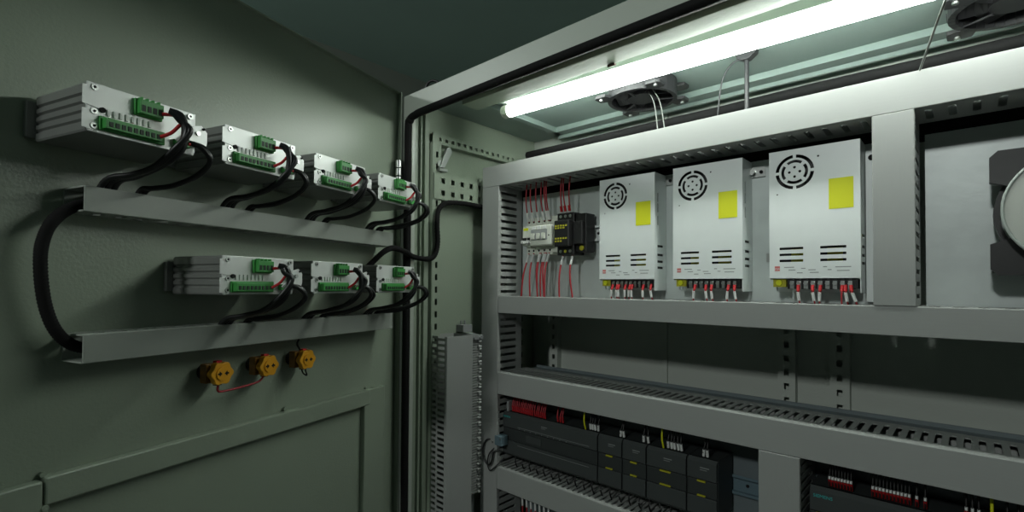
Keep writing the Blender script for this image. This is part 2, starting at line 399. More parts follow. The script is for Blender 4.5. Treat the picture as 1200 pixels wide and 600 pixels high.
# silvery lever on the side wall
lv = thing('latch_lever', 'shiny metal lever latch on the upper left side wall, over the perforated rail', 'latch', frame((-.915, .735, .28)))
MB().cyl((-.922, .738, .285), (-.912, .738, .285), .010, 14).build('pivot', 'steel', lv)
MB().prism([(.731, .276), (.744, .276), (.768, .318), (.762, .330), (.752, .326)], -.914, -.907, 'x').build('lever', 'steel', lv, bevel=.001)
MB().box(-.923, -.905, .728, .752, .268, .274).build('catch', 'steel', lv)

# ================================================================== LAMP
lp = thing('fluorescent_lamp', 'lit white fluorescent batten lamp hanging inside the cabinet opening', 'lamp', frame((-.35, .72, .345)))
def lamp_pt(x): return Vector((x, .800, .3895-(x+.752)*.024))
a, b_ = lamp_pt(-.750), lamp_pt(.13)
MB().cyl(a, b_, .0130, 20).build('tube', 'tube_light', lp)
MB().cyl(lamp_pt(-.766), a, .0145, 20).build('end_cap', 'cream', lp, bevel=.001); MB().cyl(b_, lamp_pt(.146), .0145, 20).build('end_cap', 'cream', lp, bevel=.001)
ho = MB(); pa, pb = lamp_pt(-.762), lamp_pt(.142)
prof = [(-.018, .0145), (.018, .0145), (.022, .028), (-.022, .028)]
vs = [Vector((p.x, p.y+dy, p.z+dz)) for p in (pa, pb) for dy, dz in prof]
ho._add(vs, [(0, 1, 2, 3), (7, 6, 5, 4), (0, 4, 5, 1), (1, 5, 6, 2), (2, 6, 7, 3), (3, 7, 4, 0)]); ho.build('housing', 'housing', lp, bevel=.001)
MB().cyl((-.462, .742, .3845), (-.448, .742, .3845), .0028, 8).build('clip', 'brown', lp)
# support post behind the lamp
pt = thing('support_post', 'dark post with a flared head between the top trunking and the cabinet roof', 'post', frame((-.289, .92, .292)))
MB().cyl((-.289, .920, .292), (-.289, .920, .404), .0038, 10).build('rod', 'fan', pt)
MB().prism([(-.307, .419), (-.271, .419), (-.272, .411), (-.284, .402), (-.294, .402), (-.304, .408)], .912, .928, 'y').build('head', 'fan', pt, bevel=.001)
tag(MB().tube([(-.292, .915, .406), (-.314, .915, .400), (-.332, .918, .372), (-.342, .922, .300)], .0013, 6).build('thin_wire', 'fan'), 'thin dark wire looping down beside the flared post', 'wire')
for dx in (0, .010):
    tag(MB().tube([(-.474+dx, .91, .395), (-.455+dx*1.2, .90, .36), (-.432+dx*1.4, .87, .290)], .0011, 6).build('thin_wire', 'wirevinyl'), 'thin pale wire hanging from the left roof fan to the top trunking', 'wire', 'pair of pale wires hanging from the left roof fan')
tag(MB().tube([(-.008, .76, .368), (-.025, .79, .335), (-.052, .86, .285)], .0014, 6).build('thin_wire', 'wirevinyl'), 'thin grey wire slanting down beside the right roof fan', 'wire')

# ---- roof fans
def roof_fan(cx, cy, S=.142, zb=.383, label=''):
    fr = frame((cx, cy, zb)); t = thing('cooling_fan', label, 'fan', fr)
    h = S/2; f = MB(fr)
    # scalloped square frame: ring plus four corner ears
    N = 36
    for i in range(N):
        a0 = 2*math.pi*i/N; a1 = 2*math.pi*(i+1)/N
        ri, ro = .86*h, .97*h
        f.prism([(math.cos(a0)*ri, math.sin(a0)*ri), (math.cos(a0)*ro, math.sin(a0)*ro), (math.cos(a1)*ro, math.sin(a1)*ro), (math.cos(a1)*ri, math.sin(a1)*ri)], 0, .034, 'z')
    for sx in (-1, 1):
        for sy in (-1, 1):
            pts = [(sx*h, sy*.62*h), (sx*h, sy*.92*h), (sx*.92*h, sy*h), (sx*.62*h, sy*h), (sx*.56*h, sy*.78*h), (sx*.78*h, sy*.56*h)]
            f.prism(pts, 0, .006, 'z'); f.prism(pts, .028, .034, 'z')
    ffr = f.build('frame', 'fan', t, bevel=.0006)
    MB(fr).cyl((0, 0, .003), (0, 0, .028), .40*h, 28).build('hub', 'fan', t, bevel=.002)
    for k in range(7):
        a0 = 2*math.pi*k/7; bl = MB(fr); rows = []
        for j in range(5):
            rr = .38*h+(.84-.38)*h*j/4; tw = .25*j/4
            rows.append([(math.cos(a0+tw)*rr, math.sin(a0+tw)*rr, .006), (math.cos(a0+tw+.62)*rr, math.sin(a0+tw+.62)*rr, .026)])
        vs = [p for r_ in rows for p in r_]; vs2 = [(p[0], p[1], p[2]+.0015) for p in vs]; n0 = len(vs)
        fs = []
        for j in range(4): fs += [(2*j, 2*j+1, 2*j+3, 2*j+2), (n0+2*j, n0+2*j+2, n0+2*j+3, n0+2*j+1)]
        fs += [(2*j, 2*j+2, n0+2*j+2, n0+2*j) for j in range(4)]+[(2*j+1, n0+2*j+1, n0+2*j+3, 2*j+3) for j in range(4)]
        bl._add(vs+vs2, fs); bl.build('blade', 'fan', t)
    st_ = MB(fr)
    for k in range(3): a0 = R(30+120*k); st_.cyl((math.cos(a0)*.38*h, math.sin(a0)*.38*h, .0015), (math.cos(a0)*.9*h, math.sin(a0)*.9*h, .0015), .002, 6)
    st_.build('strut', 'fan', t)
    for sx in (-1, 1):
        for sy in (-1, 1): MB(fr).cyl((sx*h*.84, sy*h*.84, -.003), (sx*h*.84, sy*h*.84, .001), .004, 8).build('screw', 'steel', ffr)
    return t
roof_fan(-.495, .925, label='black square roof fan hanging above the leftmost power supplies, left of the post')
roof_fan(.050, .945, S=.150, label='black roof fan at the top right corner, beside the slanting wire')

# ---- round fan at the right edge, on the plate
fr = frame((.098, .90, .098)); rfn = thing('round_fan', 'fan with a pale round shroud and black square frame on the right plate', 'fan', fr)
fb = MB(fr); h = .080
for sx in (-1, 1):
    for sz in (-1, 1):
        fb.prism([(sx*h, sz*.50*h), (sx*h, sz*.90*h), (sx*.9*h, sz*h), (sx*.28*h, sz*h), (sx*.40*h, sz*.80*h), (sx*.62*h, sz*.62*h), (sx*.74*h, sz*.40*h)], -.012, .004, 'y')
        fb.box(min(sx*.70*h, sx*.98*h), max(sx*.70*h, sx*.98*h), .004, .054, min(sz*.72*h, sz*.95*h), max(sz*.72*h, sz*.95*h))
fb.arc(0, 0, .0705, .0765, 0, 2*math.pi, .004, .030, 48)
fb.build('mounting_frame', 'black', rfn)
MB(fr).arc(0, 0, .050, .069, 0, 2*math.pi, -.034, .0, 48).build('shroud', 'fanring', rfn)
MB(fr).ring((0, -.034, 0), (0, 1, 0), .0695, .0018, 48, 8).build('rim', 'housing', rfn)
MB(fr).cyl((0, -.028, 0), (0, .01, 0), .032, 28).build('hub', 'brown', rfn, bevel=.002)
MB(fr).arc(0, 0, .0, .052, 0, 2*math.pi, -.006, -.004, 32).build('back_disc', 'black', rfn)
for k in range(6):
    a0 = 2*math.pi*k/6
    bl = MB(fr); vs = []
    for rr in (.031, .040, .049):
        vs += [(math.cos(a0)*rr, -.024, math.sin(a0)*rr), (math.cos(a0+.75)*rr, -.010, math.sin(a0+.75)*rr)]
    v2 = [(x, y+.0015, z) for x, y, z in vs]
    bl._add(vs+v2, [(0, 1, 3, 2), (2, 3, 5, 4), (6, 8, 9, 7), (8, 10, 11, 9), (0, 2, 8, 6), (2, 4, 10, 8), (1, 7, 9, 3), (3, 9, 11, 5)]); bl.build('blade', 'brown', rfn)

# ================================================================== POWER SUPPLIES
PW, PH, PD = .124, .2065, .050
def make_psu():
    fr = frame((-.5705, .885, .0155)); t = thing('power_supply', '', 'power supply', fr, 'switching power supplies in a row on the plate')
    # case without front: back, top, sides (right side slotted), bottom
    c = MB(fr)
    c.box(0, PW, PD-.0015, PD, -.022, PH); c.box(0, PW, .0012, PD, PH-.0012, PH); c.box(0, .0012, .0012, PD, -.002, PH)
    c.box(PW-.0012, PW, .0012, PD, -.022, PH); c.box(0, PW, .030, PD, -.0012, 0)
    cs = c.build('case', 'psu_metal', t)
    k = MB(fr)
    for i, zz in enumerate((.020, .032, .045, .062, .105, .130, .150)): k.box(PW-.004, PW+.002, .012, .016 if i > 3 else .036, zz, zz+(.018 if i > 3 else .0045))
    cut(cs, k)
    cv = MB(fr).box(0, PW, 0, .0012, 0, PH).build('front_cover', 'psu_metal', t)
    k = MB(fr); cx, cz = .0372, .1700
    for q in range(4):
        a0 = R(90*q+5); a1 = R(90*q+85); k_ = [(r0_, r1_) for r0_, r1_ in ((.0225, .0275), (.0148, .0192))]
        for j, (ra, rb) in enumerate(k_):
            aa0, aa1 = (a0, a1) if j == 0 else (R(90*q+45+9), R(90*q+45+81))
            n = 8; pts = [(cx+math.cos(aa0+(aa1-aa0)*i/n)*rb, cz+math.sin(aa0+(aa1-aa0)*i/n)*rb) for i in range(n+1)]+[(cx+math.cos(aa1-(aa1-aa0)*i/n)*ra, cz+math.sin(aa1-(aa1-aa0)*i/n)*ra) for i in range(n+1)]
            k.prism(pts, -.002, .004, 'y')
    for q in range(4):
        a0 = R(90*q); k.cyl((cx+math.cos(a0)*.0075, -.002, cz+math.sin(a0)*.0075), (cx+math.cos(a0)*.0075, .004, cz+math.sin(a0)*.0075), .0022, 8)
    for ux in (.0150, .0720):
        for j in range(3): k.box(ux, ux+.034, -.002, .004, .0262+j*.0098, .0300+j*.0098)
    k.cyl((.070, -.002, .190), (.070, .004, .190), .0016, 8); k.cyl((.012, -.002, .136), (.012, .004, .136), .0012, 8)
    cut(cv, k)
    MB(fr).box(.003, PW-.003, .012, .044, .001, PH-.003).build('inner_dark_block', 'black', t)  # black block filling the case so the cover openings look dark
    for u in (.030, .080): MB(fr).box(u, u+.02, .0095, .0118, .026, .047).build('inner_coil', 'yellowprint', t)
    MB(fr).box(.084, .1155, -.0004, 0, .1055, .1520).build('warning_label', 'yellow', cv)['label'] = 'plain yellow sticker on the front cover'
    lines = MB(fr)
    for i, (u, L_, z) in enumerate(((.022, .014, .017), (.028, .01, .0125), (.046, .006, .015), (.056, .010, .0125), (.058, .012, .0085), (.076, .005, .017), (.082, .005, .0125), (.092, .020, .0165), (.094, .016, .011), (.040, .008, .008))):
        lines.box(u, u+L_, -.0002, .0002, z, z+.0012)
    lines.build('printed_text', 'print', cv)
    MB(fr).prism([(.008, .012), (.0155, .012), (.0155, .0195), (.008, .0195)], -.0003, .0001, 'y').build('maker_mark', 'redprint', cv)
    text('MW', .0042, fr @ Matrix.Translation((.0082, -.0004, .0135)), 'white', 'maker_letters', cv, .0001)
    # terminal block under the cover
    tb_ = MB(fr).box(.026, PW-.004, .004, .030, -.016, -.002)
    for i in range(10): tb_.box(.0265+i*.0096, .0277+i*.0096, .001, .028, -.017, -.001)
    tbo = tb_.build('terminal_block', 'black', t)
    for i in range(9):
        u = .0320+i*.0098
        MB(fr).cyl((u, .0015, -.008), (u, .0045, -.008), .0032, 10).box(u-.0030, u+.0030, .0038, .0060, -.0165, -.004).build('terminal_screw', 'steel', tbo)
    ab = MB(fr).box(.004, .023, .006, .026, -.014, -.001).build('adjuster_board', 'yellowprint', t)
    MB(fr).cyl((.013, .0025, -.007), (.013, .007, -.007), .0045, 12).build('adjuster', 'yellow', ab, bevel=.0005)
    MB(fr).cyl((.008, .012, -.020), (.008, .012, -.012), .0012, 6).build('pin', 'steel', t)
    return t
psu = make_psu()
lab = ['leftmost silver power supply, next to the black breaker-side contactor', 'middle silver power supply of the three on the plate', 'rightmost silver power supply, next to the vertical divider trunking']
PX = [-.5705, -.4095, -.2435]
for i, x in enumerate(PX):
    o = psu if i == 0 else copy_tree(psu)
    o.location.x = x; o['label'] = lab[i]
wires = {0: [0, 1, 1.45, 3, 4, 4.5, 7, 8.6], 1: [1, 3, 4, 7, 8], 2: [1, 3, 4.1, 7, 7.4, 8.1]}
def wire(name, pts, r, m, label, group, sleeve=None, sm=5):
    t = MB().tube(pts, r, 6, sm).build(name, m); tag(t, label, 'wire', group)
    if sleeve:
        a_, b2, r2, m2 = sleeve; MB().tube([a_, b2], r2, 8).build('sleeve', m2, t)
    return t
nm3 = ['leftmost', 'middle', 'rightmost']
for i, ks in wires.items():
    for j, k in enumerate(ks):
        u = PX[i]+.0320+k*.0098; dx = random.uniform(-.003, .003)+(.003 if i == 2 and k > 7 else 0)
        p0 = (u, .889, .0155-.010); p1 = (u+dx*.3, .882, -.006); p2 = (u+dx, .884, -.019); p3 = (u+dx*1.5, .893, -.034)
        t = wire('terminal_wire', [p0, p1, p2, p3], .0013, 'redwire', 'short red wire with white sleeve dropping from the terminals of the %s power supply' % nm3[i], 'wires under the %s power supply' % nm3[i])
        MB().tube([(u, .886, .0155-.011), (u+dx*.2, .8825, -.0045)], .0024, 8).build('ferrule', 'red', t)
        if not (i == 2 and k == 7): MB().tube([(u+dx*.35, .8815, -.0065), (u+dx, .8835, -.0195)], .0023, 8).build('sleeve', 'white', t)

# ================================================================== DIN RAIL, BREAKERS, CONTACTOR
def din(label, x0, x1, z, y=.936):
    fr = frame((x0, y, z)); L = x1-x0
    c = MB(fr); c.box(0, L, -.001, 0, -.013, .013).box(0, L, -.0075, -.001, -.0135, -.0125).box(0, L, -.0075, -.001, .0125, .0135)
    c.box(0, L, -.0085, -.0075, -.0175, -.0125).box(0, L, -.0085, -.0075, .0125, .0175)
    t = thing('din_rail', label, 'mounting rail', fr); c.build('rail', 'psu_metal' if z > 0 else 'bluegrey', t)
    for i in range(int(L/.03)): MB(fr).cyl((.015+i*.03, -.0025, 0), (.015+i*.03, -.0008, 0), .003, 8).build('slot', 'hole', t)
    return t
din('metal rail behind the breaker and contactor, showing at the contactor\'s right', -.80, -.575, .118)
def profile_breaker(name, label, fr, n, mod, ha, front, cat='circuit breaker'):
    """modular breaker: n poles"""
    t = thing(name, label, cat, fr); W = n*mod
    pts = [(0, 0), (0, .088), (-.030, .088), (-.030, .068), (-.046, .066), (-.046, .022), (-.030, .020), (-.030, 0)]
    # yz profile extruded along x for every pole
    for k in range(n):
        POLE = MB(fr).prism([(p[0], p[1]) for p in pts], k*mod+.0002, (k+1)*mod-.0002, 'x').build('pole', front, t, bevel=.0008)
        cx = (k+.5)*mod
        MB(fr).cyl((cx, -.0306, .078), (cx, -.0300, .078), .0026, 10).build('terminal_hole', 'hole', POLE)
        MB(fr).cyl((cx, -.0306, .010), (cx, -.0300, .010), .0026, 10).build('terminal_hole', 'hole', POLE)
    return t
frb = frame((-.783, .928, .074)); mcb = profile_breaker('circuit_breaker', 'slim white two pole circuit breaker with black toggles and yellow mark', frb, 2, .0145, 0, 'cream')
for k in range(2):
    cx = (k+.5)*.0145
    MB(frb).box(cx-.0062, cx+.0062, -.0472, -.046, .026, .040).build('toggle_slot', 'black', mcb)
    MB(frb).box(cx-.0040, cx+.0040, -.056, -.047, .026, .033).build('toggle', 'white', mcb, bevel=.001)
MB(frb).box(.003, .018, -.0464, -.046, .057, .063).build('yellow_mark', 'yellow', mcb)
frm = frame((-.7535, .928, .074)); rcd = profile_breaker('circuit_breaker', 'wide white three pole breaker with clear toggle window', frm, 3, .0165, 0, 'cream')
hood = MB(frm).box(-.002, .062, -.052, -.044, .020, .066).build('front_hood', 'cream', rcd, bevel=.002)
MB(frm).box(.0495, .062, -.030, 0, .004, .088).build('accessory_pole', 'cream', rcd, bevel=.001)
MB(frm).box(.002, .050, -.0525, -.052, .032, .056).build('toggle_window', 'print', hood)
for k in range(3):
    MB(frm).box(.006+k*.0155, .014+k*.0155, -.058, -.0525, .034, .048).build('toggle', 'cream', hood, bevel=.001)
    MB(frm).box(.005+k*.0155, .016+k*.0155, -.0530, -.0520, .0575, .0635).build('marker_tile', 'white', hood)
MB(frm).cyl((.0545, -.0525, .042), (.0545, -.052, .042), .0018, 8).build('test_hole', 'hole', hood)
# contactor
frc = frame((-.684, .928, .070)); ct = thing('contactor', 'black contactor with yellow printing, right of the white breakers', 'contactor', frc)
MB(frc).box(0, .046, -.040, 0, 0, .094).build('body', 'black', ct, bevel=.0015)
fbk = MB(frc).box(.003, .043, -.056, -.040, .018, .076).build('front_block', 'black', ct, bevel=.002)
MB(frc).box(.046, .074, -.034, 0, .006, .090).box(.046, .070, -.044, -.034, .022, .072).build('side_block', 'black', ct, bevel=.0015)
for z, n_ in ((.062, 5), (.057, 4), (.034, 5), (.028, 3)):
    mbt = MB(frc)
    for i in range(n_): mbt.box(.006+i*.007, .0105+i*.007, -.0563, -.056, z, z+.0036)
    mbt.build('yellow_print', 'yellowprint', fbk)
for i in range(3):
    MB(frc).cyl((.010+i*.013, -.0415, .086), (.010+i*.013, -.040, .086), .0035, 10).build('terminal_screw', 'steel', ct)
    MB(frc).cyl((.010+i*.013, -.0415, .008), (.010+i*.013, -.040, .008), .0035, 10).build('terminal_screw', 'steel' if i != 1 else 'yellowprint', ct)
MB(frc).cyl((.063, -.036, .014), (.063, -.034, .014), .0055, 12).build('coil_screw', 'yellowprint', ct)

# wires above and under breakers and contactor
top = [(-.776, 0), (-.761, 0), (-.745, 0), (-.728, 1), (-.716, 1), (-.711, 1), (-.675, 0), (-.664, 0), (-.653, 0)]
for j, (x, kk) in enumerate(top):
    y = .893; z0 = .152 if j < 6 else .158; dx = random.uniform(-.004, .004); ww = 'white' if j != 4 else 'print'
    zt = .250
    t = wire('red_wire', [(x, .897, z0), (x+dx*.5, .888, z0+.03), (x+dx, .885, z0+.06), (x+dx*1.6, .888, zt)], .0016, 'redwire', 'red wire rising from the top of the breakers and contactor into the top trunking', 'red wires above the breakers')
    MB().tube([(x, .896, z0+.002), (x+dx*.3, .889, z0+.022)], .0030 if kk == 0 else .0040, 8).build('sleeve', 'white', t)
    if j > 5: MB().tube([(x+dx*.1, .892, z0+.010), (x+dx*.3, .8885, z0+.022)], .0033, 8).build('ferrule', 'red', t)
botw = [(-.776, -.03), (-.761, -.008), (-.742, 0), (-.728, -.008), (-.7145, -.012), (-.739, -.006), (-.723, 0), (-.674, -.008), (-.648, .010)]
for j, (x, dx) in enumerate(botw):
    z0 = .078 if j < 7 else .070; dx *= .6
    t = wire('red_wire', [(x, .898, z0), (x, .888, z0-.025), (x+dx*.4, .885, z0-.055), (x+dx, .890, -.03)], .0019, 'redwire', 'red wire dropping from the underside of the breakers and contactor into the trunking below', 'red wires under the breakers')
    MB().tube([(x, .8965, z0-.003), (x, .889, z0-.022)], .0028, 8).build('sleeve', 'white', t)

# ================================================================== CONTROLLER MODULES (black)
def controller(label, x0, x1, z0, z1, yf=.872, yb=.948, first=False, cols=1, name='controller_module', logo=False):
    fr = frame((x0, yf, z0)); W = x1-x0; H = z1-z0
    t = thing(name, label, 'controller', fr, None)
    MB(fr).box(.0004, W-.0004, .006, yb-yf, 0, H).build('housing', 'plc', t, bevel=.0012)
    a, b2 = H*.36, H*.64
    MB(fr).prism([(0, b2+.001), (0, H-.006), (.006, H), (.012, H), (.012, b2+.001)], .0012, W-.0012, 'x').build('top_flap', 'plclight', t, bevel=.0008)
    MB(fr).box(.0012, W-.0012, .002, .010, a, b2-.0008).build('middle_band', 'plc', t, bevel=.0006)
    MB(fr).prism([(0, a-.001), (0, .006), (.006, 0), (.012, 0), (.012, a-.001)], .0012, W-.0012, 'x').build('bottom_flap', 'plclight', t, bevel=.0008)
    pr_ = MB(fr); pr_.box(W*.45, W*.45+min(.016, W*.3), -.0003, .0001, H-.016, H-.0145); pr_.box(W*.45, W*.45+min(.012, W*.25), -.0003, .0001, H-.0195, H-.0185)
    if cols > 1:
        pr_.box(.05, W-.02, -.0003, .0001, b2+.006, b2+.0068); pr_.box(.05, W-.02, -.0003, .0001, a-.008, a-.0072)
    pr_.build('printed_text', 'print', t)
    return t, fr, W, H, a, b2
mods = [(-.836, -.566, 'longest black controller module, at the left end of its row'), (-.5655, -.5095, 'narrow black expansion module right after the longest controller'), (-.509, -.4575, 'second narrow expansion module from the longest controller'), (-.457, -.3785, 'third expansion module, beside a yellow wire'), (-.378, -.324, 'expansion module at the right end of the left row')]
for i, (a0, a1, lb) in enumerate(mods):
    t, fr, W, H, a, b2 = controller(lb, a0, a1, -.404, -.301, cols=4 if i == 0 else 1)
    if i == 0:
        text('SIEMENS', .0062, fr @ Matrix.Translation((.004, -.0004, H-.013)), 'teal', 'maker_letters', t, .0001, 'teal maker lettering')
        for k in range(9): MB(fr).cyl((.055+k*.017, .0, b2+.003), (.055+k*.017, -.0006, b2+.003), .0011, 8).build('status_light', 'print', t)
        MB(fr).box(.075, .12, .0008, .002, a+.006, b2-.007).build('port_cover', 'plclight', t)
    else:
        MB(fr).box(W*.35, W*.62, -.0006, .0026, b2-.0035, b2-.0008).build('yellow_mark', 'yellowprint', t)
        MB(fr).box(W*.35, W*.62, -.0006, .0026, a+.0004, a+.003).build('yellow_mark', 'yellowprint', t)
t, fr, W, H, a, b2 = controller('black controller module with teal lettering at the bottom right corner', -.186, .085, -.404, -.301, cols=4)
text('SIEMENS', .0068, fr @ Matrix.Translation((.006, -.0004, H-.015)), 'teal', 'maker_letters', t, .0001, 'teal maker lettering')
MB(fr).box(.01, .03, -.0006, .0026, b2-.0035, b2-.0008).build('yellow_mark', 'yellowprint', t)
t, fr, W, H, a, b2 = controller('black controller module cut by the right edge of the view', .0855, .30, -.404, -.301, cols=4)
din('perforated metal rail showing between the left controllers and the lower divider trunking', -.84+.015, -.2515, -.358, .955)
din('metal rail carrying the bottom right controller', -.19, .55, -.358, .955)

# wires feeding the controllers
def plc_wire(x, m, sl, label, group, zt=-.252, z0=-.300, dx=0, y=.884, r=.0016, sr=.0022):
    t = wire('controller_wire', [(x, y, z0), (x+dx*.3, y-.002, z0+.012), (x+dx, y+.004, z0+.030), (x+dx, y+.012, zt)], r, m, label, group, sm=4)
    MB().tube([(x, y, z0+.001), (x+dx*.4, y-.0018, z0+.013)], sr, 6).build('ferrule', sl, t)
for (xa, xb, n_, nm_) in ((-.812, -.750, 13, 'row'), (-.742, -.712, 6, 'row'), (-.676, -.662, 3, 'row')):
    for k in range(n_):
        plc_wire(xa+(xb-xa)*k/max(1, n_-1), 'redwire', 'red', 'red wire plugged into the top of the longest controller', 'red wires on the longest controller', dx=random.uniform(-.002, .002))
wh = [(-.6, 'y'), (-.590, 'w'), (-.584, 'w'), (-.578, 'w'), (-.571, 'w'), (-.5185, 'w'), (-.511, 'w'), (-.468, 'w'), (-.458, 'w'), (-.4255, 'y'), (-.418, 'w'), (-.411, 'w'), (-.405, 'w'), (-.398, 'w'), (-.392, 'w'), (-.352, 'w'), (-.345, 'w')]
for x, c in wh:
    if c == 'y': tag(MB().tube([(x, .880, -.300), (x-.001, .876, -.285), (x-.002, .878, -.27), (x-.002, .885, -.252)], .0017, 6).build('controller_wire', 'yellow'), 'single yellow wire beside white sleeved wires, %s' % ('on the longest controller' if x < -.5 else 'on the third expansion module'), 'wire')
    else: plc_wire(x, 'black', 'white', 'dark wire with white sleeve plugged into the left row of controllers', 'white sleeved controller wires', dx=random.uniform(-.004, .004), sr=.0026)
for (xa, xb, n_) in ((-.160, -.133, 8), (-.107, -.066, 11), (-.058, -.049, 2), (-.008, .004, 3), (.03, .04, 2)):
    for k in range(n_):
        x = xa+(xb-xa)*k/max(1, n_-1)
        t = wire('controller_wire', [(x, .884, -.300), (x, .880, -.289), (x, .884, -.27), (x, .894, -.252)], .0014, 'black', 'dark wire with red ferrule and pale tip plugged into the bottom right controller', 'red tipped wires on the bottom right controller', sm=4)
        MB().tube([(x, .884, -.298), (x, .880, -.288)], .0021, 6).build('ferrule', 'red', t)
        MB().tube([(x, .8795, -.2875), (x, .881, -.283)], .0017, 6).build('sleeve', 'white', t)
tag(MB().tube([(.016, .880, -.300), (.016, .876, -.285), (.016, .885, -.252)], .0018, 6).build('controller_wire', 'yellow'), 'single yellow wire on the bottom right controller', 'wire')
tag(MB().box(-.824, -.817, .874, .90, -.300, -.276).build('terminal_marker', 'print', bevel=.001), 'small grey end marker standing on the left end of the longest controller', 'marker')
# dark wire stubs between controllers and bottom trunking
for k in range(22):
    x = -.80+k*.0215; tt = MB().tube([(x, .885, -.404), (x+.002, .878, -.416), (x+.004, .886, -.436)], .0016, 6, 4).build('controller_wire', 'black')
    tag(tt, 'dark wire from the underside of the left controllers into the lowest trunking', 'wire', 'dark wires under the left controllers')
    if k % 2: MB().tube([(x+.001, .881, -.410), (x+.002, .878, -.416)], .0019, 6).build('sleeve', 'print', tt)
# wires hanging under the lowest trunking, bottom left bay
for k in range(7):
    x = -.778+k*.013
    tt = wire('red_wire', [(x, .885, -.47), (x+.002, .880, -.50), (x+.003, .880, -.54), (x+.003, .884, -.58)], .0018, 'redwire', 'red wire hanging under the lowest trunking at the bottom of the view', 'red wires under the lowest trunking', sm=4)
    MB().tube([(x+.0015, .8795, -.495), (x+.003, .879, -.512)], .0025, 6).build('sleeve', 'white', tt)

# serial plug with loop of cable
fr = frame((-.846, .855, -.385)); pg = thing('serial_plug', 'blue-grey serial plug at the left end of the longest controller', 'plug', fr)
MB(fr).box(.006, .030, -.006, .016, .006, .030).build('shell', 'bluegrey', pg, bevel=.002)
MB(fr).box(-.002, .006, -.004, .014, .008, .026).build('collar', 'bluegrey', pg, bevel=.002)
MB(fr).cyl((.0005, -.0075, .012), (.0005, -.003, .012), .002, 8).build('thumb_screw', 'steel', pg); MB(fr).cyl((.026, -.0075, .024), (.026, -.005, .024), .002, 8).build('thumb_screw', 'steel', pg)
tag(MB().tube([(-.848, .856, -.368), (-.864, .846, -.372), (-.873, .843, -.395), (-.868, .843, -.418), (-.852, .843, -.428), (-.842, .843, -.415), (-.838, .845, -.395), (-.826, .855, -.388)], .0022, 8).build('cable', 'cable'), 'thin black cable looped beside the serial plug', 'cable')
tag(MB().tube([(-.836, .856, -.380), (-.850, .843, -.400), (-.856, .843, -.425), (-.848, .843, -.440), (-.833, .846, -.428), (-.822, .865, -.41)], .0016, 8).build('cable', 'cable'), 'second thinner black cable hanging below the serial plug', 'cable')

